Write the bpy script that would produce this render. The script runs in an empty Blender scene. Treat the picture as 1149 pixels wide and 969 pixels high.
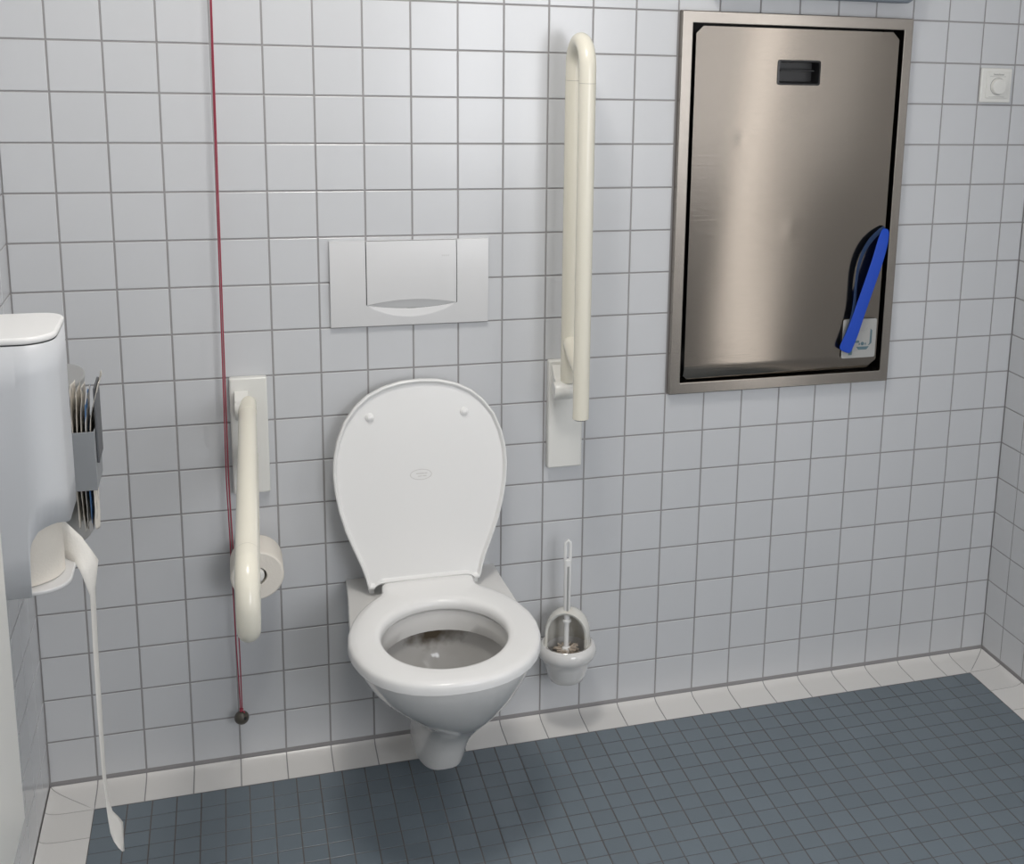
import bpy, bmesh, math, random
from mathutils import Vector, Matrix
random.seed(7)
S = bpy.context.scene
COL = S.collection
PI = math.pi

# ------------------------------------------------------------------ materials
def mat(name, col, rough=.4, metal=0., spec=.5, coat=0., vary=0., bump=0., bscale=60., alpha_noise=None, emit=None):
    m = bpy.data.materials.new(name); m.use_nodes = True
    nt = m.node_tree; b = nt.nodes['Principled BSDF']
    b.inputs['Base Color'].default_value = (*col, 1)
    b.inputs['Roughness'].default_value = rough
    b.inputs['Metallic'].default_value = metal
    b.inputs['Specular IOR Level'].default_value = spec
    b.inputs['Coat Weight'].default_value = coat
    b.inputs['Coat Roughness'].default_value = .05
    L = nt.links.new
    if emit:
        b.inputs['Emission Color'].default_value = (*emit[0], 1); b.inputs['Emission Strength'].default_value = emit[1]
    if vary:
        g = nt.nodes.new('ShaderNodeNewGeometry')
        r = nt.nodes.new('ShaderNodeValToRGB')
        r.color_ramp.elements[0].color = (*[c*(1-vary) for c in col], 1)
        r.color_ramp.elements[1].color = (*[min(1, c*(1+vary)) for c in col], 1)
        L(g.outputs['Random Per Island'], r.inputs['Fac']); L(r.outputs['Color'], b.inputs['Base Color'])
    if alpha_noise:     # blend to a second colour by noise: (colour, scale, low, high)
        tc = nt.nodes.new('ShaderNodeTexCoord'); n = nt.nodes.new('ShaderNodeTexNoise')
        n.inputs['Scale'].default_value = alpha_noise[1]; n.inputs['Detail'].default_value = 4
        r = nt.nodes.new('ShaderNodeValToRGB')
        r.color_ramp.elements[0].position = alpha_noise[2]; r.color_ramp.elements[1].position = alpha_noise[3]
        r.color_ramp.elements[0].color = (*col, 1); r.color_ramp.elements[1].color = (*alpha_noise[0], 1)
        L(tc.outputs['Object'], n.inputs['Vector']); L(n.outputs['Fac'], r.inputs['Fac']); L(r.outputs['Color'], b.inputs['Base Color'])
    if bump:
        tc = nt.nodes.new('ShaderNodeTexCoord'); n = nt.nodes.new('ShaderNodeTexNoise')
        n.inputs['Scale'].default_value = bscale; n.inputs['Detail'].default_value = 3
        bp = nt.nodes.new('ShaderNodeBump'); bp.inputs['Strength'].default_value = bump; bp.inputs['Distance'].default_value = .002
        L(tc.outputs['Object'], n.inputs['Vector']); L(n.outputs['Fac'], bp.inputs['Height']); L(bp.outputs['Normal'], b.inputs['Normal'])
    return m

M = {}
M['tile'] = mat('white_glazed_tile', (.615, .625, .64), .22, vary=.012, bump=.06, bscale=14)
M['cove'] = mat('white_cove_tile', (.76, .745, .72), .30, vary=.03)
M['grout'] = mat('grey_grout', (.33, .32, .32), .85, bump=.3, bscale=300)
M['floor'] = mat('blue_grey_floor_tile', (.152, .187, .215), .30, vary=.06, bump=.12, bscale=180)
M['floor_grout'] = mat('floor_grout', (.135, .122, .117), .8, alpha_noise=((.16, .15, .145), 3.0, .52, .66))
M['plaster'] = mat('white_plaster', (.78, .77, .75), .8)
M['door'] = mat('grey_door_paint', (.20, .19, .18), .5)
M['ceramic'] = mat('white_ceramic', (.77, .76, .74), .10, coat=.4)
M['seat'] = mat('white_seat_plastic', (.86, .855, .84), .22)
M['cream'] = mat('cream_nylon', (.80, .765, .65), .22)
M['cream_white'] = mat('cream_white_nylon', (.78, .775, .735), .3)
M['plastic'] = mat('white_plastic', (.60, .615, .635), .4)
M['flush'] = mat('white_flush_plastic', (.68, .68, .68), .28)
M['gap'] = mat('dark_gap', (.02, .02, .02), .7)
M['greyline'] = mat('grey_print', (.42, .42, .41), .6)
M['paper'] = mat('cream_tissue', (.80, .755, .68), .9, bump=.25, bscale=250)
M['towel'] = mat('pale_tissue', (.80, .78, .735), .9, bump=.25, bscale=250)
M['bag'] = mat('waxed_paper_bag', (.74, .70, .63), .6, alpha_noise=((.42, .40, .38), 45, .5, .68))
M['bagblue'] = mat('printed_paper_bag', (.74, .73, .72), .6, alpha_noise=((.10, .24, .48), 30, .50, .55))
M['greymetal'] = mat('grey_sheet_metal', (.47, .47, .46), .42, metal=.5)
M['greyplastic'] = mat('grey_plastic', (.30, .315, .33), .45)
M['darkgrey'] = mat('dark_grey_plastic', (.11, .115, .125), .5)
M['black'] = mat('black_plastic', (.012, .012, .013), .35)
M['blue'] = mat('blue_webbing', (.003, .062, .50), .5, bump=.5, bscale=500)
M['bluedark'] = mat('dark_blue_webbing', (.02, .05, .13), .6, bump=.5, bscale=500)  # darker, duller blue for the back strand of the strap
M['sticker'] = mat('pale_sticker', (.40, .40, .385), .4)
M['teal'] = mat('teal_grey_print', (.10, .17, .20), .5)
M['red'] = mat('red_cord', (.34, .045, .075), .7)
M['bead'] = mat('dark_brown_bead', (.075, .068, .055), .35, bump=.2, bscale=90)
M['slate'] = mat('blue_grey_plastic', (.20, .23, .27), .5)
M['chrome'] = mat('dull_chrome', (.5, .5, .5), .25, metal=1)
M['daylit'] = mat('daylit_frosted_glass', (.8, .82, .84), .5, emit=((1, .97, .95), 2.1))
M['lamp'] = mat('lamp_diffuser', (.9, .9, .88), .5, emit=((1, .95, .86), 6))

def steel(name, col, rough):
    m = mat(name, col, rough, metal=1)
    nt = m.node_tree; b = nt.nodes['Principled BSDF']; L = nt.links.new
    tc = nt.nodes.new('ShaderNodeTexCoord'); mp = nt.nodes.new('ShaderNodeMapping')
    mp.inputs['Scale'].default_value = (6, 6, 420)
    n = nt.nodes.new('ShaderNodeTexNoise'); n.inputs['Scale'].default_value = 1.0; n.inputs['Detail'].default_value = 5
    bp = nt.nodes.new('ShaderNodeBump'); bp.inputs['Strength'].default_value = .16; bp.inputs['Distance'].default_value = .001
    L(tc.outputs['Object'], mp.inputs['Vector']); L(mp.outputs['Vector'], n.inputs['Vector'])
    L(n.outputs['Fac'], bp.inputs['Height']); L(bp.outputs['Normal'], b.inputs['Normal'])
    return m
M['steel'] = steel('brushed_steel', (.285, .252, .216), .14)
M['steel_frame'] = steel('brushed_steel_frame', (.39, .355, .315), .24)

def stain_ceramic():
    """glazed bowl inside: even grey with a brown mineral stain below the flush inlet"""
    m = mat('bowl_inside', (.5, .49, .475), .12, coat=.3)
    nt = m.node_tree; b = nt.nodes['Principled BSDF']; L = nt.links.new
    tc = nt.nodes.new('ShaderNodeTexCoord'); mp = nt.nodes.new('ShaderNodeMapping'); mp.vector_type = 'POINT'
    mp.inputs['Location'].default_value = (-.006, .193, -.288)
    sc = nt.nodes.new('ShaderNodeVectorMath'); sc.operation = 'MULTIPLY'; sc.inputs[1].default_value = (11, 14, 30)
    nz = nt.nodes.new('ShaderNodeTexNoise'); nz.inputs['Scale'].default_value = 38
    ln = nt.nodes.new('ShaderNodeVectorMath'); ln.operation = 'LENGTH'
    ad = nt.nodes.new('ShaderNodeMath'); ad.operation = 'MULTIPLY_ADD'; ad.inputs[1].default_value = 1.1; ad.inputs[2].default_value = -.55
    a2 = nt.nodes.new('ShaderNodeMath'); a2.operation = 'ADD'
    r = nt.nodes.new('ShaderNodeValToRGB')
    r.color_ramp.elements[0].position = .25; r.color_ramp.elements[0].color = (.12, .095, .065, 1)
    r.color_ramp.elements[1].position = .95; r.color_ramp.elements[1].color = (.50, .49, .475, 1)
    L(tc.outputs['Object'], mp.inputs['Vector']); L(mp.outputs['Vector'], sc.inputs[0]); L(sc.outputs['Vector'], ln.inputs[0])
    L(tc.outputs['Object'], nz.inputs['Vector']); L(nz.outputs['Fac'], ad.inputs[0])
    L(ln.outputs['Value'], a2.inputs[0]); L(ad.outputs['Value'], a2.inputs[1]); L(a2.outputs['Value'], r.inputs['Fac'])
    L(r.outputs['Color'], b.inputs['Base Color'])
    return m
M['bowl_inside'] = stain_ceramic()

# ------------------------------------------------------------------ mesh helpers
class MB:
    def __init__(s): s.bm = bmesh.new()
    def face(s, pts, mi=0):
        f = s.bm.faces.new([s.bm.verts.new(p) for p in pts]); f.material_index = mi; return f
    def grid(s, rows, close_u=False, close_v=False, mi=0, cap0=False, cap1=False):
        """rows: list of rings of points"""
        V = [[s.bm.verts.new(p) for p in r] for r in rows]
        n = len(V[0]); R = len(V)
        for i in range(R if close_v else R-1):
            a, b = V[i], V[(i+1) % R]
            for j in range(n if close_u else n-1):
                k = (j+1) % n
                try: s.bm.faces.new((a[j], a[k], b[k], b[j])).material_index = mi
                except ValueError: pass
        if cap0: s.bm.faces.new(V[0][::-1]).material_index = mi
        if cap1: s.bm.faces.new(V[-1]).material_index = mi
        return s
    def box(s, x0, x1, y0, y1, z0, z1, mi=0):
        c = [(x, y, z) for z in (z0, z1) for y in (y0, y1) for x in (x0, x1)]
        v = [s.bm.verts.new(p) for p in c]
        for f in ((0,2,3,1),(4,5,7,6),(0,1,5,4),(2,6,7,3),(0,4,6,2),(1,3,7,5)):
            s.bm.faces.new([v[i] for i in f]).material_index = mi
        return s
    def prism(s, poly, axis, a, b, mi=0):
        """poly: 2-D outline; axis 'x','y','z' is the extrusion axis, from a to b"""
        def P(p, t):
            return (t, p[0], p[1]) if axis == 'x' else (p[0], t, p[1]) if axis == 'y' else (p[0], p[1], t)
        return s.grid([[P(p, a) for p in poly], [P(p, b) for p in poly]], close_u=True, mi=mi, cap0=True, cap1=True)
    def tube(s, path, r, n=16, mi=0, cap=True):
        rr = r if isinstance(r, (list, tuple)) else [r]*len(path)
        P = [Vector(p) for p in path]; rows = []
        t0 = (P[1]-P[0]).normalized()
        u = t0.orthogonal().normalized()
        for i, p in enumerate(P):
            t = ((P[i+1]-p) if i == 0 else (p-P[i-1]) if i == len(P)-1 else (P[i+1]-p).normalized()+(p-P[i-1]).normalized()).normalized()
            u = (u - t*u.dot(t)).normalized(); w = t.cross(u)
            rows.append([tuple(p + (u*math.cos(2*PI*k/n) + w*math.sin(2*PI*k/n))*rr[i]) for k in range(n)])
        return s.grid(rows, close_u=True, mi=mi, cap0=cap, cap1=cap)
    def lathe(s, prof, c, axis='z', n=48, mi=0, a0=0, a1=2*PI):
        """prof: (radius, height along axis)"""
        full = abs(a1-a0-2*PI) < 1e-6
        rows = []
        for r, h in prof:
            ring = []
            for k in range(n if full else n+1):
                a = a0+(a1-a0)*k/n; x, y = max(r, 1e-5)*math.cos(a), max(r, 1e-5)*math.sin(a)
                ring.append((c[0]+x, c[1]+y, c[2]+h) if axis == 'z' else (c[0]+x, c[1]+h, c[2]+y) if axis == 'y' else (c[0]+h, c[1]+x, c[2]+y))
            rows.append(ring)
        return s.grid(rows, close_u=full, mi=mi)

def obj(name, mb, mats, parent=None, smooth=True, bevel=0, seg=2, sub=0, solid=0, angle=40, solid_off=0):
    bm = mb.bm if isinstance(mb, MB) else mb
    if not solid:
        bmesh.ops.remove_doubles(bm, verts=bm.verts, dist=1e-6)
        bmesh.ops.recalc_face_normals(bm, faces=bm.faces)
    me = bpy.data.meshes.new(name); bm.to_mesh(me); bm.free()
    for m in (mats if isinstance(mats, (list, tuple)) else [mats]): me.materials.append(m)
    o = bpy.data.objects.new(name, me); COL.objects.link(o)
    if parent:
        w = Vector((0,0,0)); q = parent
        while q: w += q.location; q = q.parent
        me.transform(Matrix.Translation(-w)); o.parent = parent
    if smooth:
        for p in me.polygons: p.use_smooth = True
        me.set_sharp_from_angle(angle=math.radians(angle))
    if solid:
        d = o.modifiers.new('Solid', 'SOLIDIFY'); d.thickness = solid; d.offset = solid_off
    if bevel:
        b = o.modifiers.new('Bevel', 'BEVEL'); b.width = bevel; b.segments = seg; b.limit_method = 'ANGLE'; b.angle_limit = math.radians(35); b.harden_normals = False
    if sub:
        d = o.modifiers.new('Sub', 'SUBSURF'); d.levels = sub; d.render_levels = sub
    return o

def thing(name, loc, label, cat, group=None):
    o = bpy.data.objects.new(name, None); COL.objects.link(o); o.location = loc; o.empty_display_size = .05
    return tag(o, label, cat, group)
def tag(o, label, cat, group=None):
    o['label'] = label; o['category'] = cat
    if group: o['group'] = group
    return o
def struct(o): o['kind'] = 'structure'; return o
def arc(cx, cy, r, a0, a1, n): return [(cx+r*math.cos(math.radians(a0+(a1-a0)*k/n)), cy+r*math.sin(math.radians(a0+(a1-a0)*k/n))) for k in range(n+1)]
def rrect(x0, x1, y0, y1, r, n=5):
    return arc(x1-r, y0+r, r, -90, 0, n)+arc(x1-r, y1-r, r, 0, 90, n)+arc(x0+r, y1-r, r, 90, 180, n)+arc(x0+r, y0+r, r, 180, 270, n)
def lerp(t, pts):
    """piecewise smooth interpolation of (t, v) pairs (monotone-ish cubic)"""
    n = len(pts)
    if t <= pts[0][0]: return pts[0][1]
    if t >= pts[-1][0]: return pts[-1][1]
    for i in range(n-1):
        if pts[i][0] <= t <= pts[i+1][0]:
            x0, y0 = pts[i]; x1, y1 = pts[i+1]; h = x1-x0; u = (t-x0)/h
            m0 = (y1-pts[i-1][1])/(x1-pts[i-1][0]) if i > 0 else (y1-y0)/h
            m1 = (pts[i+2][1]-y0)/(pts[i+2][0]-x0) if i < n-2 else (y1-y0)/h
            return (2*u**3-3*u*u+1)*y0+(u**3-2*u*u+u)*h*m0+(-2*u**3+3*u*u)*y1+(u**3-u*u)*h*m1

# ------------------------------------------------------------------ the room
XL, XR, YB, ZC = .0043, 2.3665, -3.25, 2.75
Z0 = .0163                                   # joint line under the lowest row of wall tiles

def tile_panel(mb, org, U, V, N, ul, vl, g=.0016, bev=.0011, skip=None):
    org, U, V, N = map(Vector, (org, U, V, N))
    for i in range(len(ul)-1):
        for j in range(len(vl)-1):
            u0, u1, v0, v1 = ul[i]+g, ul[i+1]-g, vl[j]+g, vl[j+1]-g
            if u1-u0 < .004 or v1-v0 < .004 or (skip and skip(ul[i], ul[i+1], vl[j], vl[j+1])): continue
            tl = [random.gauss(0, .00012) for _ in range(3)]
            inner, mid, outer = [], [], []
            for (a, b, sa, sb) in ((u0, v0, 1, 1), (u1, v0, -1, 1), (u1, v1, -1, -1), (u0, v1, 1, -1)):
                h = tl[0] + tl[1]*sa + tl[2]*sb
                inner.append(tuple(org+U*(a+sa*bev)+V*(b+sb*bev)+N*h))
                mid.append(tuple(org+U*(a+sa*bev*.25)+V*(b+sb*bev*.25)+N*(h-bev*.45)))
                outer.append(tuple(org+U*a+V*b-N*.0040))
            mb.grid([outer, mid, inner], close_u=True, cap1=True)

vl = [.0183] + [Z0+.1*k for k in range(1, 28)]
ul = [XL] + [.1*k for k in range(1, 24)] + [XR]
mb = MB()
tile_panel(mb, (0, 0, 0), (1, 0, 0), (0, 0, 1), (0, -1, 0), ul, vl,
           skip=lambda a, b, c, d: a > 1.39 and b < 2.01 and c > .81 and d < 1.72)
gy = .0014
for (x0, x1, z0, z1) in ((-.1, 1.4055, -.06, ZC), (1.989, 2.47, -.06, ZC), (1.4055, 1.989, -.06, .8205), (1.4055, 1.989, 1.7145, ZC)):
    mb.box(x0, x1, gy, .12, z0, z1, 1)
struct(obj('wall_back', mb, [M['tile'], M['grout']], smooth=False))
yl = [0] + [.0958+.1*k for k in range(0, 31)] + [-YB]
mb = MB(); tile_panel(mb, (XL, 0, 0), (0, -1, 0), (0, 0, 1), (1, 0, 0), yl, vl)
mb.box(-.1, XL-gy, YB-.1, 0, -.06, ZC, 1)
struct(obj('wall_left', mb, [M['tile'], M['grout']], smooth=False))
yr = [0] + [.0892+.1*k for k in range(0, 32)] + [-YB]
RY0, RY1, RZ0, RZ1 = 1.4892, 1.9892, .2163, 2.1163          # tall frosted window in the right wall
mb = MB(); tile_panel(mb, (XR, 0, 0), (0, -1, 0), (0, 0, 1), (-1, 0, 0), yr, vl,
                      skip=lambda a, b, c, d: a > RY0-.01 and b < RY1+.01 and c > RZ0-.01 and d < RZ1+.01)
for (y0, y1, z0, z1) in ((-RY0, 0, -.06, ZC), (YB-.1, -RY1, -.06, ZC), (-RY1, -RY0, -.06, RZ0), (-RY1, -RY0, RZ1, ZC)):
    mb.box(XR+gy, XR+.12, y0, y1, z0, z1, 1)
struct(obj('wall_right', mb, [M['tile'], M['grout']], smooth=False))
mb = MB()
for (y0, y1, z0, z1) in ((-RY0-.03, -RY0, RZ0, RZ1), (-RY1, -RY1+.03, RZ0, RZ1), (-RY1, -RY0, RZ0, RZ0+.03), (-RY1, -RY0, RZ1-.03, RZ1)): mb.box(XR+.004, XR+.06, y0, y1, z0, z1)
wn = struct(obj('window_2', mb, M['plastic'], bevel=.003))
obj('frosted_pane', MB().box(XR+.030, XR+.036, -RY1+.03, -RY0-.03, RZ0+.03, RZ1-.03), M['daylit'], wn, smooth=False)
# front wall with a window (behind the camera)
WX0, WX1, WZ0, WZ1 = 1.20, 2.25, .9, 2.2
mb = MB()
for (x0, x1, z0, z1) in ((-.1, WX0, -.06, ZC), (WX1, 2.47, -.06, ZC), (WX0, WX1, -.06, WZ0), (WX0, WX1, WZ1, ZC)): mb.box(x0, x1, YB-.12, YB, z0, z1)
struct(obj('wall_front', mb, M['plaster'], smooth=False))
mb = MB()
for (x0, x1, z0, z1) in ((WX0, WX0+.05, WZ0, WZ1), (WX1-.05, WX1, WZ0, WZ1), (WX0, WX1, WZ0, WZ0+.05), (WX0, WX1, WZ1-.05, WZ1), (1.70, 1.74, WZ0, WZ1)): mb.box(x0, x1, YB-.09, YB-.03, z0, z1)
struct(obj('window_1', mb, M['plastic'], bevel=.004))
struct(obj('ceiling', MB().box(-.1, 2.47, YB-.12, .12, ZC, ZC+.1), M['plaster'], smooth=False))

# floor tiles, 5 cm
mb = MB()
fx = [.1001] + [.1665+.05*k for k in range(0, 43)] ; fx = [x for x in fx if x < 2.262] + [2.2707]
fy = [.0958] + [.1525+.05*k for k in range(0, 61)] + [-YB]
tile_panel(mb, (0, 0, 0), (1, 0, 0), (0, -1, 0), (0, 0, 1), fx, fy, g=.0011, bev=.0007)
mb.box(-.1, 2.47, YB-.12, .12, -.08, -.0011, 1)
struct(obj('floor', mb, [M['floor'], M['floor_grout']], smooth=False))

# white cove tiles between wall and floor
PROF = [(.0008, .0100), (.004, .0070), (.009, .0046), (.016, .0027), (.026, .0014), (.045, .0007), (.075, .0004), (.0955, .0003)]
def cove(name, place, joints, lo, hi):
    mb = MB(); g = .0013
    for j in range(len(joints)-1):
        rows = []
        for dd, z in PROF:
            a, b = max(joints[j], lo(dd))+g, min(joints[j+1], hi(dd))-g
            if b < a: a = b = (a+b)/2
            rows.append((dd, z, a, b))
        top = [[place(a+(b-a)*t, dd, z) for (dd, z, a, b) in rows] for t in (0, 1)]
        bot = [[place(a+(b-a)*t, dd, -.02) for (dd, z, a, b) in rows] for t in (0, 1)]
        mb.grid([bot[0], top[0], top[1], bot[1]])
    rows = [[place(lo(dd), dd, z-.0011) for dd, z in PROF], [place(hi(dd), dd, z-.0011) for dd, z in PROF]]
    mb.grid(rows, mi=1)
    o = struct(obj(name, mb, [M['cove'], M['grout']], smooth=True, angle=25))
    return o
cove('baseboard_back', lambda u, dd, z: (u, -dd, z), [XL-.01]+[.1*k for k in range(1, 23)]+[2.262, XR+.01], lambda dd: XL+dd, lambda dd: XR-dd)
cove('baseboard_left', lambda u, dd, z: (XL+dd, -u, z), [-.01]+yl[1:], lambda dd: dd, lambda dd: -YB)
cove('baseboard_right', lambda u, dd, z: (XR-dd, -u, z), [-.01]+[.0938+.1*k for k in range(31)]+[-YB], lambda dd: dd, lambda dd: -YB)

# ------------------------------------------------------------------ toilet
TX = .810
tl = thing('toilet', (TX, 0, .075), 'white ceramic wall-hung toilet with its lid up and seat down', 'toilet')
def bowl_ring(z, hb, hw, ym, yf, dx=0, ex=2.3, n=20):
    """outline at height z, from the wall at the left round the front to the wall at the right"""
    L = []
    for k in range(10):
        t = k/9; w = hb+(hw-hb)*(3*t*t-2*t**3); L.append((-w, ym*t))
    F = []
    for k in range(1, n):
        a = PI*k/n; ca, sa = math.cos(a), math.sin(a)
        F.append((-hw*math.copysign(abs(ca)**(2/ex), ca), ym+(yf-ym)*abs(sa)**(2/ex)))
    pts = L+F+[(-x, y) for x, y in L[::-1]]
    return [(TX+dx+x, min(y, -.0005), z) for x, y in pts]
SEC = [ # z, half at wall, half max, y of widest, y front, sideways, squareness
 (.064,.030,.044,-.09,-.226,.014,3.0),(.070,.036,.055,-.11,-.262,.015,2.9),(.090,.035,.057,-.12,-.273,.017,2.8),(.12,.034,.059,-.12,-.285,.021,2.7),(.150,.033,.062,-.13,-.303,.027,2.6),(.175,.036,.069,-.15,-.325,.032,2.45),
 (.20,.044,.080,-.17,-.352,.035,2.35),(.225,.056,.093,-.19,-.383,.033,2.3),(.25,.070,.108,-.22,-.415,.028,2.3),(.275,.087,.124,-.24,-.443,.022,2.3),(.305,.111,.142,-.265,-.473,.015,2.3),(.33,.132,.157,-.285,-.495,.010,2.3),(.36,.151,.171,-.295,-.520,.006,2.3),(.39,.165,.182,-.305,-.540,.004,2.3),
 (.41,.171,.186,-.31,-.550,.003,2.3),(.420,.172,.187,-.31,-.552,.003,2.3),(.4235,.170,.184,-.31,-.549,.003,2.3)]
mb = MB(); rings = [bowl_ring(*s) for s in SEC]
def ell(z, hx, y0, y1, n, dx=0):
    """inner ring with the same point count as an outline, front-facing order"""
    P = []
    for k in range(n):
        a = PI/2 + 2*PI*(k+.5)/n
        P.append((TX+dx+hx*math.cos(a), (y0+y1)/2+(y0-y1)/2*math.sin(a), z))
    return P
nn = len(rings[0])
inner = [(.4235,.138,-.199,-.512),(.420,.133,-.204,-.506),(.40,.132,-.205,-.505),(.376,.132,-.205,-.504),(.373,.135,-.201,-.507)]
mb.grid(rings+[ell(z, hx, a, b, nn) for z, hx, a, b in inner], close_u=True, cap0=True)
lower = [(.373,.135,-.201,-.507,0),(.370,.145,-.190,-.516,.001),(.34,.134,-.196,-.488,.005),(.31,.112,-.210,-.456,.011),(.28,.082,-.232,-.416,.019),(.255,.056,-.250,-.380,.025),(.238,.036,-.262,-.352,.029),(.230,.018,-.28,-.33,.030)]
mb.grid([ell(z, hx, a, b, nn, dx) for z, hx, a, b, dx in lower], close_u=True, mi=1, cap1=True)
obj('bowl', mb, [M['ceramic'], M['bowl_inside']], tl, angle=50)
mb = MB(); mb.grid([ell(.250, .049, -.2535, -.3720, 40, .026)], close_u=True, cap0=True)
obj('water', mb, mat('still_water', (.30, .31, .31), .03, spec=.8), tl)
# seat ring
def seat_out(a):
    """half outline of the seat: list of (x, y)"""
    return a
OUTER = [(0,-.573),(.03,-.572),(.06,-.566),(.09,-.555),(.12,-.536),(.145,-.512),(.165,-.483),(.181,-.446),(.1915,-.404),(.195,-.358),(.191,-.31),(.179,-.263),(.160,-.218),(.137,-.180),(.116,-.158),(.106,-.149),(.1025,-.142),(.1015,-.130),(.1005,-.118),(.096,-.1125),(.05,-.110),(0,-.109)]
def resample(half, n):
    full = half+[(-x, y) for x, y in half[::-1][1:-1]]
    d = [0]
    for i in range(len(full)):
        a, b = full[i], full[(i+1) % len(full)]; d.append(d[-1]+math.hypot(b[0]-a[0], b[1]-a[1]))
    out = []
    for k in range(n):
        s = d[-1]*k/n
        for i in range(len(full)):
            if d[i] <= s <= d[i+1]:
                t = (s-d[i])/(d[i+1]-d[i]); a, b = full[i], full[(i+1) % len(full)]
                out.append((a[0]+(b[0]-a[0])*t, a[1]+(b[1]-a[1])*t)); break
    return out
NS = 120
so = resample(OUTER, NS)
def hole_pt(x, y):
    a = math.atan2(y+.365, x); return (.127*math.cos(a), -.365+.138*math.sin(a))
si = []
for k in range(NS):
    x, y = so[k]; a = math.atan2((y+.361)/.212, x/.195)
    si.append((.128*math.cos(a), -.357+.147*math.sin(a)))
# the outer ring is at t=1, the hole at t=0
PR = [(1,.4275),(1,.4345),(.992,.4415),(.965,.4465),(.90,.4495),(.75,.4512),(.45,.4515),(.22,.4508),(.10,.4488),(.035,.4450),(.004,.4390),(0,.4330),(.01,.4275)]
rows = []
for t, z in PR:
    ring = []
    for i, o in zip(si, so):
        x, y = i[0]+(o[0]-i[0])*t, i[1]+(o[1]-i[1])*t; u = min(1, max(0, (y+.165)/.05))
        ring.append((TX+x, y, z+(.011*u*u*(3-2*u) if z > .432 else 0)))
    rows.append(ring)
mb = MB(); mb.grid(rows, close_u=True, close_v=True)
obj('seat', mb, M['seat'], tl, angle=60)
# buffers under the seat
for sx in (-.13, .13):
    obj('buffer', MB().lathe([(0, .4232), (.011, .4232), (.011, .428), (0, .428)], (TX+sx, -.49, 0), n=16), M['seat'], tl)
# lid: outline in its own plane, tilted back against the wall
H0 = Vector((TX-.003, -.0965, .4530)); SD = Vector((0, .062, .446)).normalized(); ND = Vector((0, -SD.z, SD.y))   # ND points to the room
LID = [(0,.4515),(.04,.449),(.08,.439),(.115,.4215),(.142,.398),(.166,.365),(.182,.325),(.1905,.285),(.1925,.25),(.190,.21),(.182,.165),(.170,.12),(.155,.08),(.139,.040),(.130,.012),(.1280,.000),(.1255,-.010),(.1230,-.013),(.110,-.013),(.1075,-.011),(.1060,-.004),(.05,-.004),(0,-.004)]
lo = resample(LID, 132)
def L3(x, s, n): return tuple(H0+Vector((x, 0, 0))+SD*s+ND*n)
def inset(p, k):
    c = (0, .235); return (p[0]*(1-k), c[1]+(p[1]-c[1])*(1-k))
rows = []
for k, n in ((.0,-.004),(.0,.005),(.005,.0090),(.018,.0105),(.029,.0090),(.036,.0050),(.050,.0024),(.30,.0022),(.65,.0021),(.93,.0020)):
    rows.append([L3(*inset(p, k), n) for p in lo])
mb = MB(); mb.grid([[L3(*inset(p, k), n) for p in lo] for k, n in ((.93,-.010),(.3,-.010),(.03,-.009),(.008,-.0075))]+rows, close_u=True, cap0=True, cap1=True)
lid = obj('lid', mb, M['seat'], tl, angle=32)
def lid_stud(x, s):
    mb = MB(); rows = []
    for r, h in ((.0095,.001),(.0095,.004),(.0088,.0055),(.007,.006),(.0062,.0062),(.0055,.0085),(.003,.0095),(.0005,.0097)):
        rows.append([L3(x+r*math.cos(2*PI*k/20), s+r*math.sin(2*PI*k/20), h) for k in range(20)])
    mb.grid(rows, close_u=True, cap1=True); return mb
for x in (-.110, .098): obj('bumper', lid_stud(x, .372), M['seat'], lid)
mb = MB(); oval = [L3(.0235*math.cos(2*PI*k/40)-.002, .236+.0115*math.sin(2*PI*k/40), .0021) for k in range(41)]
mb.tube(oval, .0006, n=6)
for (a, b, s) in ((-.0165,.001,.2385),(-.013,-.004,.2325),(.002,.008,.2385),(-.002,.006,.2325)):
    mb.tube([L3(a+.004, s, .0021), L3(b+.004, s, .0021)], .0009, n=6)
obj('emblem', mb, mat('embossed_mark', (.60, .58, .56), .4), lid)
for sx in (-1, 1):
    mb = MB(); x0, x1 = sorted((sx*.1085, sx*.1240))
    mb.tube([(TX-.003+x0, -.084, .438), (TX-.003+x1, -.084, .438)], .0060, n=20)
    mb.box(TX-.003+x0+.002, TX-.003+x1-.002, -.088, -.074, .4238, .438)
    obj('hinge', mb, M['seat'], tl)

# ------------------------------------------------------------------ flush plate
fx0, fx1, fz0, fz1 = .6225, .9655, 1.0185, 1.2075
fp = thing('flush_plate', ((fx0+fx1)/2, 0, fz0), 'white rectangular flush plate above the raised toilet lid', 'flush plate')
def fy_(z):   # slightly bulged front
    t = (z-(fz0+fz1)/2)/((fz1-fz0)/2); return -.0135+.0045*t*t
bx0, bx1, bzb = .6985, .8945, 1.066
def arcz(x, h):  t = (x-(bx0+bx1)/2)/((bx1-bx0)/2); return bzb+h*(1-t*t)
mb = MB()
def strip(xs, lo_, hi_, m, n=10):
    rows = []
    for x in xs:
        a, b = lo_(x), hi_(x); rows.append([(x, fy_(a+(b-a)*k/n), a+(b-a)*k/n) for k in range(n+1)])
    m.grid(rows)
strip([fx0, bx0-.001], lambda x: fz0, lambda x: fz1, mb); strip([bx1+.001, fx1], lambda x: fz0, lambda x: fz1, mb)
xs = [bx0-.001+(bx1-bx0+.002)*k/24 for k in range(25)]
strip(xs, lambda x: fz0, lambda x: min(arcz(x, -.0285), bzb), mb)
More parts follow.
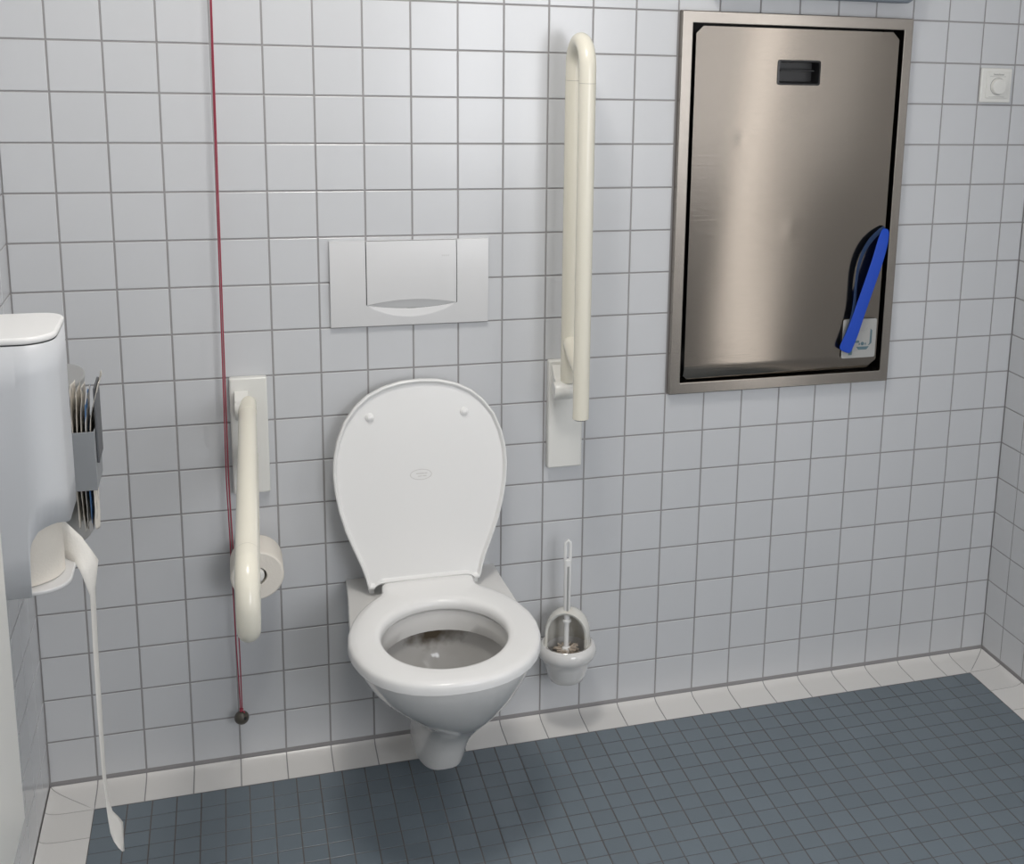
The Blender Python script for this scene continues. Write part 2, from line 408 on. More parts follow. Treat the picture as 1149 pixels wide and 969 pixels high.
# scoop: from the lower arc back to the middle arc
rows = [[(x, fy_(arcz(x, h))+dy*(1-((x-(bx0+bx1)/2)/((bx1-bx0)/2))**2), arcz(x, h)) for x in xs] for h, dy in ((-.0285,0),(-.0265,.0010),(-.020,.0042),(-.0112,.0085))]
mb.grid(rows)
# rim and back
for (xa, xb) in ((fx0, fx1),):
    zz = [fz0+(fz1-fz0)*k/10 for k in range(11)]
    for x in (fx0, fx1): mb.grid([[(x, fy_(z), z) for z in zz], [(x, -.0005, z) for z in zz]])
    for z in (fz0, fz1): mb.grid([[(fx0, fy_(z), z), (fx1, fy_(z), z)], [(fx0, -.0005, z), (fx1, -.0005, z)]])
obj('cover', mb, M['flush'], fp, angle=30)
obj('backing', MB().box(fx0+.01, fx1-.01, -.0035, -.0005, fz0+.01, fz1-.004), M['gap'], fp)
mb = MB(); xs = [bx0+.0008+(bx1-bx0-.0016)*k/24 for k in range(25)]
rows = []
for x in xs:
    a, b = arcz(x, .0110), fz1-.0008
    u = 1-((x-(bx0+bx1)/2)/((bx1-bx0)/2))**2
    z_in = arcz(x, -.0105)
    rows.append([(x, fy_(z_in)+.0080*u, z_in), (x, fy_(a)-.0006+.0025*u, a-.0045*u)]+[(x, fy_(a+(b-a)*k/8)-.0015, a+(b-a)*k/8) for k in range(9)]+[(x, -.004, b)])
mb.grid(rows)
obj('button', mb, M['flush'], fp, angle=30)
mb = MB()
for x in (.862, .866, .8705, .875): mb.box(x, x+.0028, fy_(1.173)-.0019, fy_(1.173)-.0012, 1.1710, 1.1745)
obj('maker_mark', mb, mat('faint_grey_print', (.62, .62, .615), .5), fp)

# ------------------------------------------------------------------ fold-up grab bars
def grab_bar(x, xp0, xp1, up, label):
    zp = .862                                     # pivot height
    t = thing('grab_bar', ((xp0+xp1)/2, 0, .659), label, 'grab bar', 'grab bars beside the toilet')
    mb = MB(); mb.prism(rrect(xp0, xp1, .659, .9195, .004, 3), 'y', -.0215, -.0005)
    obj('wall_plate', mb, M['cream_white'], t, bevel=.003)
    # pivot barrel and cheek on the plate
    xb = x+.017; mb = MB(); xq = xp0 if up else xp0+.008; mb.tube([(xq+.0015, -.060, zp-.002), (xq+.006, -.060, zp-.002), (xb-.004, -.060, zp-.002), (xb, -.060, zp-.002)], [.0185, .0210, .0210, .0185], n=28)
    mb.prism([(-.02, zp-.022), (-.060, zp-.0228), (-.060, zp+.0185), (-.045, zp+.024), (-.02, zp+(.050 if up else .030))], 'x', xp0+(.007 if up else .010), xb-.006)
    obj('pivot', mb, M['cream_white'], t)
    r, gap, L, ra = .0182, .112, .728, .056        # tube radius, tube spacing, straight length
    def P(a, b):                                   # a: along the bar, b: drop below the upper tube
        return (x, -.058-b, zp+a) if up else (x+.010-.0175*a/.8, -.058-a, zp+.006-b-.036*a/.8)
    a0 = .026 if up else .004; path = [P(a0+(L-a0)*k/6, 0) for k in range(7)]+[P(L+ra*math.sin(math.radians(k)), ra-ra*math.cos(math.radians(k))) for k in range(10, 180, 10)]
    low = [P(L-(L+.0005)*k/6 if not up else L-(L+.036)*k/6, gap) for k in range(7)]
    path += low
    mb = MB(); mb.tube(path, r, n=24)
    rail = obj('rail', mb, M['cream'], t)
    # thin seams where the bend meets the straight tubes
    for b in (0, gap):
        q0, q1 = P(L-.030, b), P(L-.0290, b)
        obj('seam', MB().tube([q0, q1], r+.0002, n=24, cap=False), mat('seam_line', (.45, .43, .36), .5), rail)
    # bracket web joining the upper tube to the barrel, and the sloping strut between the tubes
    mb = MB(); mb.tube([P(a0-.020 if not up else a0-.008, 0), P(a0+.012, 0), P(.05, 0)], [.0178, .0182, .0186], n=24)
    obj('socket', mb, M['cream'], t)
    mb = MB(); mb.tube([P(.118, -.004), P(.112, .012), P(.090, .05), P(.066, gap)], [.012, .0172, .0172, .0165], n=20)
    obj('strut', mb, M['cream'], t)
    mb = MB(); e0, e1 = (P(-.0345, gap), P(-.0385, gap)) if up else (P(.001, gap), P(-.003, gap))
    obj('end_cap', MB().tube([e0, e1], [.0182, .015], n=24), M['darkgrey'] if up else M['cream'], t)
    return t
grab_bar(.4345, .4090, .4855, False, 'cream grab bar folded down, pointing out from the wall left of the toilet')
grab_bar(1.1425, 1.1058, 1.1880, True, 'cream grab bar folded up flat along the wall right of the toilet')

# ------------------------------------------------------------------ spare roll on its peg
pg = thing('roll_holder', (.4475, 0, .50), 'white peg on the wall carrying the spare paper roll', 'paper holder')
mb = MB(); mb.lathe([(0, -.0005), (.028, -.0005), (.028, -.006), (.024, -.009), (.0172, -.011), (.0172, -.130), (.0165, -.134), (.012, -.136), (0, -.1365)], (.4475, 0, .515), axis='y', n=40)
obj('peg', mb, M['cream_white'], pg)
mb = MB(); mb.lathe([(.0195, -.030), (.048, -.030), (.0535, -.033), (.0545, -.040), (.0545, -.125), (.0535, -.129), (.051, -.131), (.0205, -.131), (.0195, -.130), (.0195, -.030)], (.4500, 0, .515), axis='y', n=56)
spare = obj('toilet_roll', mb, M['paper'], None, angle=35)
tag(spare, 'full toilet paper roll on a wall peg behind the lowered grab bar', 'toilet paper')
# the core rests on the peg: sink it by the play between core and peg
spare.location.z = -.0021

# ------------------------------------------------------------------ emergency pull cord
pc = thing('pull_cord', (.405, -.034, .14), 'red doubled emergency cord hanging from ceiling with a dark bead', 'pull cord')
mb = MB()
mb.tube([(.4065, -.034, ZC), (.4045, -.034, 1.70), (.3955, -.034, .70), (.4010, -.034, .30), (.4045, -.034, .152)], .0013, n=8)
mb.tube([(.4085, -.036, ZC), (.4065, -.036, 1.70), (.4000, -.036, .70), (.4075, -.036, .30), (.4075, -.036, .152)], .0013, n=8)
obj('cord', mb, M['red'], pc)
mb = MB(); mb.tube([(.4045, -.0385, .151), (.4075, -.0385, .154), (.4085, -.030, .151), (.4035, -.030, .153), (.4045, -.0385, .151)], .0026, n=8)
mb.tube([(.4060, -.035, .149), (.4115, -.043, .152), (.4125, -.045, .149)], .0012, n=6)
obj('knot', mb, M['red'], pc)
mb = MB(); mb.lathe([(.0035, .0155)]+[(.0158*math.sin(math.radians(a)), .0158*math.cos(math.radians(a))) for a in range(16, 181, 8)], (.406, -.034, .133), n=32)
bead = obj('bead', mb, M['bead'], pc)
dv = Vector((.45, -.86, .25)).normalized(); c = Vector((.406, -.034, .133))
obj('bead_hole', MB().tube([tuple(c+dv*.0146), tuple(c+dv*.0160)], .0036, n=16), M['black'], bead)

# ------------------------------------------------------------------ toilet brush in its holder
bxc, byc = 1.1475, -.0735
bh = thing('brush_holder', (bxc, 0, .13), 'cream white ceramic toilet brush holder on wall right of toilet', 'brush holder')
mb = MB(); mb.lathe([(0, .138), (.030, .138), (.041, .143), (.047, .158), (.053, .182), (.057, .196), (.0655, .202), (.0695, .212), (.0695, .222), (.066, .231), (.060, .236), (.054, .234), (.051, .228), (.049, .19), (.043, .160), (.036, .150), (0, .149)], (bxc, byc, 0), n=56)
mb.box(bxc-.035, bxc+.035, -.012, -.0005, .165, .245)
obj('cup', mb, M['ceramic'], bh, angle=50)
bm_ = MB(); HR = .0540
prof = [(HR, .226), (HR, .245), (HR, .262)]+[(HR*math.cos(math.radians(a)), .262+.062*math.sin(math.radians(a))) for a in range(8, 91, 8)]+[(0, .324)]
bm_.lathe(prof, (bxc, byc, 0), n=64)
bmesh.ops.remove_doubles(bm_.bm, verts=bm_.bm.verts, dist=1e-4)
bmesh.ops.recalc_face_normals(bm_.bm, faces=bm_.bm.faces)
bmesh.ops.bisect_plane(bm_.bm, geom=bm_.bm.verts[:]+bm_.bm.edges[:]+bm_.bm.faces[:], plane_co=(bxc-.010, byc-.0185, .226), plane_no=(-.42, -.9, 0), clear_outer=True)
obj('hood', bm_, mat('ceramic_with_scale', (.74, .73, .68), .15, coat=.3, alpha_noise=((.60, .55, .44), 22, .52, .8)), bh, solid=.006, solid_off=-1, bevel=.002)
br = thing('toilet_brush', (bxc, byc, .145), 'white toilet brush standing in the holder with slotted handle', 'toilet brush')
mb = MB()
hx, hy = bxc-.004, byc-.006
def handle_sec(z, w, d_): return [(hx+w*math.cos(2*PI*k/20)*(1 if True else 0), hy+d_*math.sin(2*PI*k/20), z) for k in range(20)]
mb.grid([handle_sec(z, w, d_) for z, w, d_ in ((.298,.0060,.0055),(.304,.0075,.0060),(.33,.0080,.0062),(.38,.0087,.0066),(.43,.0093,.0068),(.450,.0095,.0066))], close_u=True, cap0=True, cap1=True)
# hanging eye at the top
mb.tube([(hx-.0060, hy, .447), (hx-.0060, hy, .484), (hx-.0050, hy, .493), (hx, hy, .4985), (hx+.0050, hy, .493), (hx+.0060, hy, .484), (hx+.0060, hy, .447)], .0040, n=12)
obj('handle', mb, M['seat'], br)
mb = MB(); mb.tube([(hx, hy-.0058, .318), (hx, hy-.0064, .435)], .0026, n=8)
obj('groove', mb, M['greyline'], br)
mb = MB(); mb.tube([(hx, hy, .170), (hx, hy, .302)], .0062, n=16); mb.lathe([(.006, .291), (.0105, .2925), (.0105, .297), (.006, .2985)], (hx, hy, 0), n=20)
mb.lathe([(.005, .229), (.010, .226), (.013, .216), (.013, .212)], (hx, hy, 0), n=20)
obj('rod', mb, M['seat'], br)
mb = MB(); rnd = random.Random(3)
for k in range(260):
    a = rnd.uniform(0, 2*PI); z = rnd.uniform(.162, .226); l = rnd.uniform(.033, .042)*(1-.35*max(0, (z-.205)/.021))
    mb.tube([(hx+.004*math.cos(a), hy+.004*math.sin(a), z), (hx+l*math.cos(a), hy+.006*0+l*math.sin(a), z+rnd.uniform(-.004, .008))], .0011, n=4)
mb.tube([(hx, hy, .1505), (hx, hy, .18)], .010, n=14)
obj('bristles', mb, mat('bristle', (.62, .53, .44), .7), br)

# ------------------------------------------------------------------ steel baby changing station
cs = thing('changing_station', (1.698, 0, .8175), 'tall brushed steel baby changing station closed flush in the wall', 'changing station')
ox0, ox1, oz0, oz1 = 1.4025, 1.9930, .8175, 1.7195
ix0, ix1, iz0, iz1 = 1.4300, 1.9690, .8460, 1.6915
mb = MB()
fr = lambda o, i, yo: None
R_ = [[(ox0, oz0), (ox1, oz0), (ox1, oz1), (ox0, oz1)], [(ix0, iz0), (ix1, iz0), (ix1, iz1), (ix0, iz1)]]
rows = [[(x, -.0005, z) for x, z in R_[0]], [(x, -.0180, z) for x, z in R_[0]], [(x, -.0180, z) for x, z in R_[1]], [(x, .035, z) for x, z in R_[1]]]
mb.grid(rows, close_u=True)
obj('frame', mb, M['steel_frame'], cs, smooth=False, bevel=.0022)
mb = MB(); a, b = .002, .115
mb.grid([[(x, a, z) for x, z in ((1.409, .823), (1.986, .823), (1.986, 1.712), (1.409, 1.712))], [(x, b, z) for x, z in ((1.409, .823), (1.986, .823), (1.986, 1.712), (1.409, 1.712))]], close_u=True, cap1=True)
obj('recess', mb, M['black'], cs, smooth=False)
# door with a slightly wavy sheet, chamfered corners and a turned-in bottom edge
dx0, dx1, dz0, dz1 = 1.4385, 1.9580, .8525, 1.6860
hx0, hx1, hz0, hz1 = 1.6445, 1.7525, 1.5580, 1.6140
xs = sorted([dx0+(dx1-dx0)*k/52 for k in range(53)]+[hx0, hx1]); zs = sorted([dz0+.0255+(dz1-dz0-.0255)*k/64 for k in range(65)]+[dz0, hz0, hz1])
def wave(x, z):
    u, v = (x-dx0)/(dx1-dx0), (z-dz0)/(dz1-dz0)
    w = .0006*math.sin(2*PI*(u*.9+.18*v)+.6)*(.5+.5*math.sin(PI*v))+.0004*math.sin(2*PI*(u*1.7-v*.6)+2)-.0036*math.sin(PI*(u-.5))*(1-v)
    for (cx_, cz_, rr, hh) in ((1.562, 1.432, .012, -.0006), (1.700, 1.215, .018, -.0003)):
        q = ((x-cx_)**2+(z-cz_)**2)/rr**2; w -= hh*math.exp(-q)
    edge = 1
    return w*edge
def dy(x, z):
    if z < dz0+.0254: return -.0155+.0085*(dz0+.0255-z)/.0255-wave(x, z)*.9
    return -.0155-wave(x, z)*.9
b2 = bmesh.new(); VV = {}
for i, x in enumerate(xs):
    for j, z in enumerate(zs): VV[i, j] = b2.verts.new((x, dy(x, z), z))
for i in range(len(xs)-1):
    for j in range(len(zs)-1):
        if xs[i] >= hx0-1e-6 and xs[i+1] <= hx1+1e-6 and zs[j] >= hz0-1e-6 and zs[j+1] <= hz1+1e-6: continue
        b2.faces.new((VV[i, j], VV[i+1, j], VV[i+1, j+1], VV[i, j+1]))
for (px_, pz_, nx_, nz_) in ((dx0, dz1-.017, -1, 1), (dx1, dz1-.017, 1, 1), (dx1, dz0+.022, 1, -1), (dx0, dz0+.010, -1, -1)):
    bmesh.ops.bisect_plane(b2, geom=b2.verts[:]+b2.edges[:]+b2.faces[:], plane_co=(px_, 0, pz_), plane_no=(nx_, 0, nz_), clear_outer=True)
bmesh.ops.recalc_face_normals(b2, faces=b2.faces)
for f in b2.faces:
    if f.normal.y > 0: f.normal_flip()
door = obj('door', b2, M['steel'], cs, solid=.0025, solid_off=-1, angle=30)
es = door.modifiers.new('Split', 'EDGE_SPLIT'); es.split_angle = math.radians(35)
# black finger pull let into the door
mb = MB(); o = rrect(hx0-.001, hx1+.001, hz0-.001, hz1+.001, .006, 4); i1 = rrect(hx0+.003, hx1-.003, hz0+.003, hz1-.003, .005, 4); i2 = rrect(hx0+.006, hx1-.006, hz0+.006, hz1-.006, .004, 4)
mb.grid([[(x, -.0150, z) for x, z in o], [(x, -.0175, z) for x, z in o], [(x, -.0180, z) for x, z in i1], [(x, .018, z) for x, z in i2]], close_u=True, cap1=True)
pull = obj('finger_pull', mb, M['black'], door)
obj('grip', MB().box(hx0+.010, hx1-.010, -.006, .002, 1.5885, 1.5925), M['black'], pull, bevel=.001)
# sticker with the changing pictogram
st = obj('sticker', MB().prism(rrect(1.8580, 1.9520, .8830, .9830, .005, 4), 'y', -.0168, -.0160), M['sticker'], door)
def pad(pts, m, name='pictogram', y0=-.0173): return obj(name, MB().prism(pts, 'y', y0, -.0167), m, st, smooth=False)
mbp = MB()
mbp.prism([(1.898, .9115), (1.934, .9115), (1.927, .9035), (1.9045, .9035)], 'y', -.0174, -.0167)
mbp.prism([(1.934, .9145), (1.9405, .9200), (1.9405, .9525), (1.9355, .9570), (1.9350, .9200), (1.931, .9140)], 'y', -.0174, -.0167)
mbp.prism([(1.9150+.0047*math.cos(2*PI*k/20), .9190+.0047*math.sin(2*PI*k/20)) for k in range(20)], 'y', -.0174, -.0167)
for px_, w in ((1.9065, .0016), (1.9235, .0016)): mbp.prism([(px_-w, .9155), (px_+w, .9160), (px_+w, .9215), (px_-w, .9205)], 'y', -.0174, -.0167)
mbp.prism(rrect(1.8900, 1.9060, .9215, .9275, .0025, 3), 'y', -.0174, -.0167)
mbp.prism([(1.8775, .8905), (1.8870, .8905), (1.8890, .9160), (1.8860, .9300), (1.8780, .9300), (1.8755, .9160)], 'y', -.0174, -.0167)
mbp.prism([(1.8820+.0055*math.cos(2*PI*k/20), .9370+.0055*math.sin(2*PI*k/20)) for k in range(20)], 'y', -.0174, -.0167)
obj('pictogram', mbp, M['teal'], st, smooth=False)
mbp = MB(); cur = [(1.9020, .9470), (1.8990, .9500), (1.9030, .9545), (1.9090, .9560), (1.9060, .9500), (1.9110, .9505), (1.9125, .9545), (1.9150, .9505), (1.9170, .9550), (1.9195, .9510), (1.9220, .9560), (1.9235, .9615), (1.9240, .9530), (1.9270, .9575), (1.9285, .9640), (1.9295, .9560)]
mbp.tube([(x, -.0169, z) for x, z in cur], .0006, n=6)
obj('script_mark', mbp, M['greyline'], st)
# blue safety strap trapped in the door gap
def ribbon(pts, th=.0014):
    """pts: (x, y, z, halfwidth vector)"""
    mb = MB(); rows = []
    for i, (x, y, z, wx, wy, wz) in enumerate(pts): rows.append([(x-wx, y-wy, z-wz), (x, y, z), (x+wx, y+wy, z+wz)])
    mb.grid(rows); return mb
STRAP = [(1.9585, -0.0160, 1.2116, 0.0100, 0.0000, -0.0019), (1.9498, -0.0260, 1.1911, 0.0148, 0.0000, -0.0033), (1.9411, -0.0320, 1.1656, 0.0159, 0.0000, -0.0043), (1.9307, -0.0340, 1.1282, 0.0157, 0.0000, -0.0050), (1.9169, -0.0340, 1.0836, 0.0156, 0.0000, -0.0054), (1.9036, -0.0330, 1.0387, 0.0156, 0.0000, -0.0055), (1.8907, -0.0310, 0.9933, 0.0157, 0.0000, -0.0055), (1.8800, -0.0290, 0.9522, 0.0162, 0.0000, -0.0065), (1.8683, -0.0270, 0.9224, 0.0176, 0.0000, -0.0080), (1.8607, -0.0255, 0.9017, 0.0176, 0.0000, -0.0080)]
STRAP_END = [(1.9557, -0.0160, 1.2161, 0.0053, 0.0040, -0.0051), (1.9337, -0.0220, 1.2020, 0.0064, 0.0040, -0.0058), (1.9091, -0.0250, 1.1807, 0.0073, 0.0040, -0.0048), (1.8908, -0.0270, 1.1503, 0.0070, 0.0040, -0.0027), (1.8810, -0.0280, 1.1106, 0.0063, 0.0040, -0.0013), (1.8793, -0.0280, 1.0679, 0.0054, 0.0040, -0.0006), (1.8804, -0.0270, 1.0269, 0.0059, 0.0040, -0.0007), (1.8795, -0.0250, 0.9855, 0.0099, 0.0040, -0.0022), (1.8712, -0.0230, 0.9442, 0.0133, 0.0040, -0.0047), (1.8592, -0.0220, 0.9124, 0.0129, 0.0040, -0.0057)]
strap = obj('strap', ribbon(STRAP), M['blue'], cs, solid=.0015, sub=2)
s2 = obj('strap_end', ribbon(STRAP_END), M['bluedark'], cs, solid=.0012, sub=2)
s2['label'] = 'dull dark blue back strand of the strap'

# fixture above the station, cut by the top of the picture
wf = thing('wall_fixture', (1.72, 0, 1.7500), 'blue-grey wall fixture above the changing station, cut off by the picture top', 'fixture')
obj('housing', MB().prism(rrect(1.462, 1.975, 1.7540, 1.95, .02, 5), 'y', -.05, -.0005), M['slate'], wf, bevel=.008, seg=3)
obj('front_panel', MB().prism(rrect(1.482, 1.955, 1.772, 1.93, .012, 4), 'y', -.0535, -.049), M['slate'], wf, bevel=.002)

# ------------------------------------------------------------------ room thermostat / dial switch
sx0, sx1, sz0, sz1 = 2.2005, 2.2880, 1.5230, 1.6075
sw = thing('dial_switch', ((sx0+sx1)/2, 0, sz0), 'square white wall switch with round dial right of steel station', 'switch')
obj('frame', MB().prism(rrect(sx0, sx1, sz0, sz1, .003, 3), 'y', -.009, -.0005), M['cream_white'], sw, bevel=.003, seg=3)
obj('face_plate', MB().prism(rrect(sx0+.014, sx1-.010, sz0+.011, sz1-.009, .002, 3), 'y', -.0115, -.009), M['cream_white'], sw, bevel=.0012)
cxs, czs = (sx0+sx1)/2+.002, (sz0+sz1)/2-.002
mb = MB(); mb.lathe([(.0215, -.0112), (.0215, -.0122), (.0195, -.0128), (.0190, -.020), (.0175, -.0222), (.010, -.0228), (0, -.0230)], (cxs, 0, czs), axis='y', n=40)
dial = obj('dial', mb, M['cream_white'], sw, angle=30)
mb = MB(); mb.tube([(cxs+.0208*math.cos(2*PI*k/40), -.0122, czs+.0208*math.sin(2*PI*k/40)) for k in range(41)], .0009, n=6)
obj('dial_ring', mb, M['greyline'], dial)
for zz in (.0240, -.0262): obj('print_line', MB().box(cxs-.024, cxs+.022, -.0120, -.0114, czs+zz, czs+zz+.0008), M['greyline'], sw, smooth=False)
mb = MB(); hz_ = czs+.0275; pp = []
for k in range(10): pp += [(cxs-.0130+.0030*k, -.0117, hz_), (cxs-.0130+.0030*k, -.0117, hz_+(.0042 if k in (0, 5) else .0030)), (cxs-.0130+.0030*k+.0015, -.0117, hz_+.0030), (cxs-.0130+.0030*k+.0015, -.0117, hz_)]
mb.tube(pp, .00045, n=5)
obj('lettering', mb, M['greyline'], sw, smooth=False)

# ------------------------------------------------------------------ white tissue dispenser on the left wall
dp = thing('paper_dispenser', (XL, -.64, .785), 'tall white tissue dispenser on left wall with paper trailing from its base', 'dispenser')
DY0, DY1, DX, DB, DT = -.726, -.556, .1665, .785, 1.200
def dplan(x0, inset_=0, r=.049, n=8):
    X, a, b = DX-inset_, DY0+inset_, DY1-inset_
    return [(x0, a)]+[(px_, py_) for px_, py_ in arc(X-r, a+r*1.0, r, -90, 0, n)]+[(px_, py_) for px_, py_ in arc(X-r*.75, b-r*.75, r*.75, 0, 90, n)]+[(x0, b)]
xw = XL+.0005
mb = MB(); pl = dplan(xw); n = len(pl)
# shell: wall of the casing with the scoop cut away at its foot
def foot(x):                         # height of the lower edge of the casing at distance x from the wall
    return DB if x < .1115 else lerp(x, [(.1115, DB), (.1118, .80), (.1128, .843), (.1150, .867), (.120, .882), (.128, .893), (.147, .900), (.158, .897), (.1665, .890)])
front = []
ptsx = []
for i in range(n-1):
    a, b = pl[i], pl[i+1]; k = max(1, int(math.hypot(b[0]-a[0], b[1]-a[1])/.006))
    for q in range(k): ptsx.append((a[0]+(b[0]-a[0])*q/k, a[1]+(b[1]-a[1])*q/k))
ptsx.append(pl[-1])
# fine samples round the scoop's steep side on both flat sides
def flat(y): return [(.1112, y), (.1115, y), (.1118, y), (.1122, y), (.1128, y), (.1138, y), (.1150, y)]
full = []
for p in ptsx: full.append(p)
full += flat(DY0)
lower = [p for p in full if abs(p[1]-DY0) < 1e-6]; rest = [p for p in ptsx if abs(p[1]-DY0) >= 1e-6]
lower.sort(); outline = lower+rest
back = [p for p in outline if abs(p[1]-DY1) < 1e-6]; outline = [p for p in outline if abs(p[1]-DY1) >= 1e-6]+sorted(back+flat(DY1), reverse=True)
rows = []
for x, y in outline:
    f_ = foot(x); rows.append([(x, y, f_+(DT-.012-f_)*k/6) for k in range(7)])
mb.grid(rows)
shell = obj('casing', mb, M['plastic'], dp, solid=.0025, solid_off=0, angle=28)
obj('lid', MB().prism(dplan(xw, -.0015), 'z', DT-.0105, DT), M['seat'], dp, bevel=.004, seg=3)  # lighter plastic than the casing: lamplight on the top put into the colour
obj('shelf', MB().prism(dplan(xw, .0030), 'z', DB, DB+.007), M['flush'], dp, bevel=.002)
obj('back_plate', MB().box(xw, xw+.004, DY0+.004, DY1-.004, DB, DT-.011), M['plastic'], dp)
rl = MB(); rl.lathe([(.020, .7925), (.062, .7925), (.0635, .794), (.0635, .893), (.062, .8945), (.020, .8945), (.020, .7925)], (.0870, -.645, 0), n=56)
roll = obj('tissue_roll', rl, M['paper'], None, angle=35)
tag(roll, 'cream tissue roll inside the white dispenser, its paper tail hanging down towards the floor', 'tissue roll')
# sheet leaving the roll, over the shelf edge, then the long tail
top = [(.0890, -.5812, .8920), (.1120, -.5835, .8830), (.1300, -.590, .8680), (.1500, -.595, .8530), (.1720, -.600, .8280), (.1870, -.602, .8010), (.1955, -.604, .7850)]
bot = [(.0890, -.5812, .7940), (.1160, -.585, .7935), (.1330, -.592, .7930), (.1480, -.602, .7928), (.1600, -.618, .7920), (.1690, -.632, .7840), (.1745, -.640, .7730)]
tl_ = [(0.1816, -0.625, 0.7325), (0.1816, -0.625, 0.6972), (0.1807, -0.625, 0.6489), (0.1803, -0.625, 0.5836), (0.1801, -0.625, 0.5173), (0.1805, -0.625, 0.4501), (0.1811, -0.625, 0.399), (0.183, -0.625, 0.3592), (0.1841, -0.625, 0.3366), (0.1855, -0.625, 0.312), (0.1876, -0.625, 0.2872), (0.1923, -0.625, 0.2687), (0.1987, -0.625, 0.2551), (0.2046, -0.625, 0.2468)]
tr_ = [(0.186, -0.585, 0.7263), (0.1849, -0.585, 0.6775), (0.1841, -0.585, 0.6281), (0.1833, -0.585, 0.5616), (0.1831, -0.585, 0.494), (0.1825, -0.585, 0.4256), (0.1824, -0.585, 0.3736), (0.1837, -0.585, 0.3332), (0.1885, -0.585, 0.3041), (0.1978, -0.585, 0.2899), (0.2044, -0.585, 0.2779), (0.2042, -0.585, 0.2583), (0.2036, -0.585, 0.2387), (0.203, -0.585, 0.2209)]
mb = MB(); rows = []
for a, b in list(zip(top, bot))+list(zip(tr_, tl_)):
    rows.append([tuple(Vector(a).lerp(Vector(b), k/4)+Vector((.0016*math.sin(k*PI/4), 0, 0))) for k in range(5)])
mb.grid(rows)
obj('tissue_tail', mb, M['towel'], roll, solid=.0006, angle=70)

# ------------------------------------------------------------------ grey metal box with the bag holder behind it
gb = thing('bag_dispenser', (XL, -.34, .735), 'grey metal box on left wall behind the white tissue dispenser', 'dispenser')
def gplan(ins=0):
    P = [(xw, -.425+ins)]
    for k in range(17):
        a = -PI/2+PI*k/16; P.append((.105+(.060-ins)*abs(math.cos(a))**.8, -.335+(.090-ins)*math.sin(a)))
    return P+[(xw, -.245-ins)]
obj('body', MB().prism(gplan(.001), 'z', .735, 1.028), M['greymetal'], gb, bevel=.003)
obj('lid', MB().prism(gplan(0), 'z', 1.024, 1.032), M['greymetal'], gb, bevel=.002)
hb = MB(); hx0_, hx1_, hy0, hy1 = .150, .1905, -.490, -.390
o4 = [(hx0_, hy0), (hx1_, hy0), (hx1_, hy1), (hx0_, hy1)]; i4 = [(hx0_+.002, hy0+.002), (hx1_-.002, hy0+.002), (hx1_-.002, hy1-.002), (hx0_+.002, hy1-.002)]
hb.grid([[(x, y, .866) for x, y in o4], [(x, y, .972) for x, y in o4], [(x, y, .972) for x, y in i4], [(x, y, .866) for x, y in i4]], close_u=True, close_v=True)
hold = obj('bag_sleeve', hb, M['greyplastic'], gb, smooth=False, bevel=.0008)
hb = MB(); hb.prism([(-.475, .910), (-.400, .910), (-.400, 1.045), (-.475, 1.045)], 'x', .1910, .1945)
obj('sleeve_flap', hb, M['darkgrey'], hold, bevel=.001)
LB = ['leftmost crumpled paper bag in the grey sleeve, nearest the metal box', 'second paper bag from the metal box, brown-streaked, in the grey sleeve', 'middle paper bag of the bundle in the grey sleeve', 'fourth paper bag from the metal box, with blue print showing below sleeve', 'outermost paper bag of the grey sleeve, its top corner flopping right']
for k in range(5):
    rnd = random.Random(40+k); x = .1555+.0068*k; rows = []
    zt = (1.046, 1.038, 1.043, 1.036, 1.056)[k]; zb = (.790, .780, .788, .784, .786)[k]
    for q in range(15):
        z = zb+(zt-zb)*q/14; out = max(0, (z-.972)/.10); dn = max(0, (.866-z)/.08)
        lean = (-.002, .004, .006, .010, .024)[k]*out**1.5+(.000, .003, .002, .003, .002)[k]*dn
        row = []
        for c_ in range(7):
            y = -.482+.084*c_/6
            row.append((x+lean+rnd.uniform(-.0036, .0036)*min(1, 1.1*(out+dn))+.0016*math.sin(c_*1.3+k+q*.5)*min(1, out+dn), y+.004*math.sin(q*.7+k)*(out+dn), z+.004*math.sin(c_*1.1+k*2)*(1 if q in (0, 14) else 0)))
        rows.append(row)
    mb = MB(); mb.grid(rows)
    bag = obj('paper_bag', mb, M['bagblue'] if k == 3 else M['bag'], None, solid=.0012, sub=1)
    tag(bag, LB[k], 'paper bag', 'paper bags in the grey sleeve')

# white panel of a fixture on the left wall, cut by the left edge of the picture
wp = thing('wall_cabinet', (XL, -1.02, .55), 'pale cream wall cabinet cut off by the picture left edge, under the dispenser', 'cabinet')
mb = MB(); mb.box(xw, .1060, -1.14, -.90, .5155, 1.00)
obj('body', mb, M['cream_white'], wp, bevel=.004, seg=3)
obj('front_panel', MB().box(.1058, .1072, -1.125, -.915, .53, .985), M['cream_white'], wp, bevel=.001)

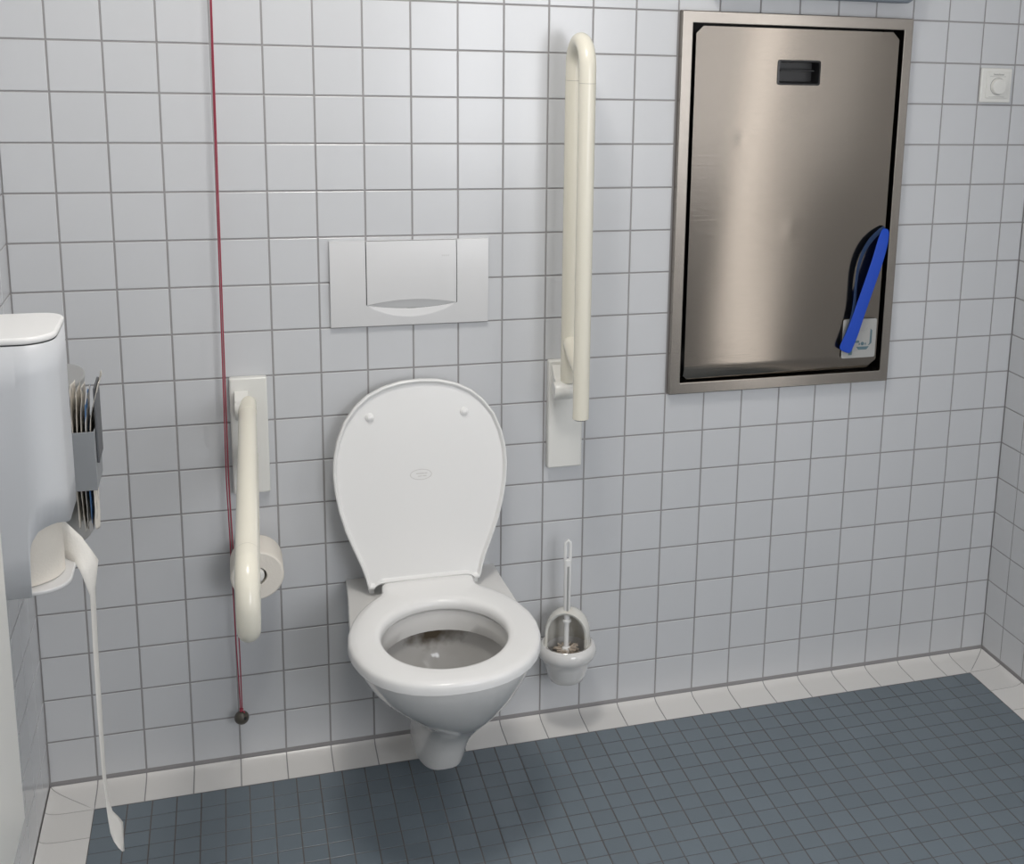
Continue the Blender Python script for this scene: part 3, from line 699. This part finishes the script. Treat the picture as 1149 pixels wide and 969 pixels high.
# ------------------------------------------------------------------ ceiling lamp and lights
LX, LY = .72, -.95
cl = thing('ceiling_lamp', (LX, LY, ZC), 'round white ceiling lamp above and in front of the toilet', 'lamp')
obj('housing', MB().lathe([(0, 0), (.19, 0), (.19, -.03), (.175, -.035), (.170, -.02), (0, -.02)], (LX, LY, ZC), n=48), M['plastic'], cl)
obj('diffuser', MB().lathe([(.169, -.022), (.165, -.05), (.14, -.068), (.08, -.078), (0, -.08)], (LX, LY, ZC), n=48), M['lamp'], cl)
def area(name, loc, rot, size, power, col, sy=None, disk=False):
    l = bpy.data.lights.new(name, 'AREA'); l.energy = power; l.color = col
    l.shape = 'DISK' if disk else 'RECTANGLE'; l.size = size
    if sy and not disk: l.size_y = sy
    o = bpy.data.objects.new(name, l); COL.objects.link(o); o.location = loc; o.rotation_euler = rot; return o
area('ceiling_lamp_light', (LX, LY, ZC-.085), (0, 0, 0), .40, 14.5, (1, .965, .92), disk=True)
area('window_daylight', ((WX0+WX1)/2, YB-.14, (WZ0+WZ1)/2), (PI/2, 0, 0), WX1-WX0, 32, (.97, .975, 1), WZ1-WZ0)

w = bpy.data.worlds.new('World'); S.world = w; w.use_nodes = True
w.node_tree.nodes['Background'].inputs['Color'].default_value = (.75, .85, 1, 1); w.node_tree.nodes['Background'].inputs['Strength'].default_value = .6

# ------------------------------------------------------------------ camera
cam = bpy.data.cameras.new('Camera'); co = bpy.data.objects.new('Camera', cam); COL.objects.link(co)
cam.sensor_fit = 'HORIZONTAL'; cam.sensor_width = 36; cam.lens = 44.315
cam.shift_x = -.155409; cam.shift_y = -.126873; cam.clip_start = .02
Rm = Matrix(((.9440078, .0389401, -.3276170), (-.3280340, .2168924, -.9194299), (.0352550, .9754185, .2175218)))
R4 = Rm.to_4x4()
R4.translation = Vector((.42510, -2.75420, 1.69433))
co.matrix_world = R4
S.camera = co
S.view_settings.view_transform = 'Standard'; S.view_settings.look = 'None'
S.view_settings.gamma = 1; S.view_settings.use_curve_mapping = False
S.view_settings.exposure = 0.0
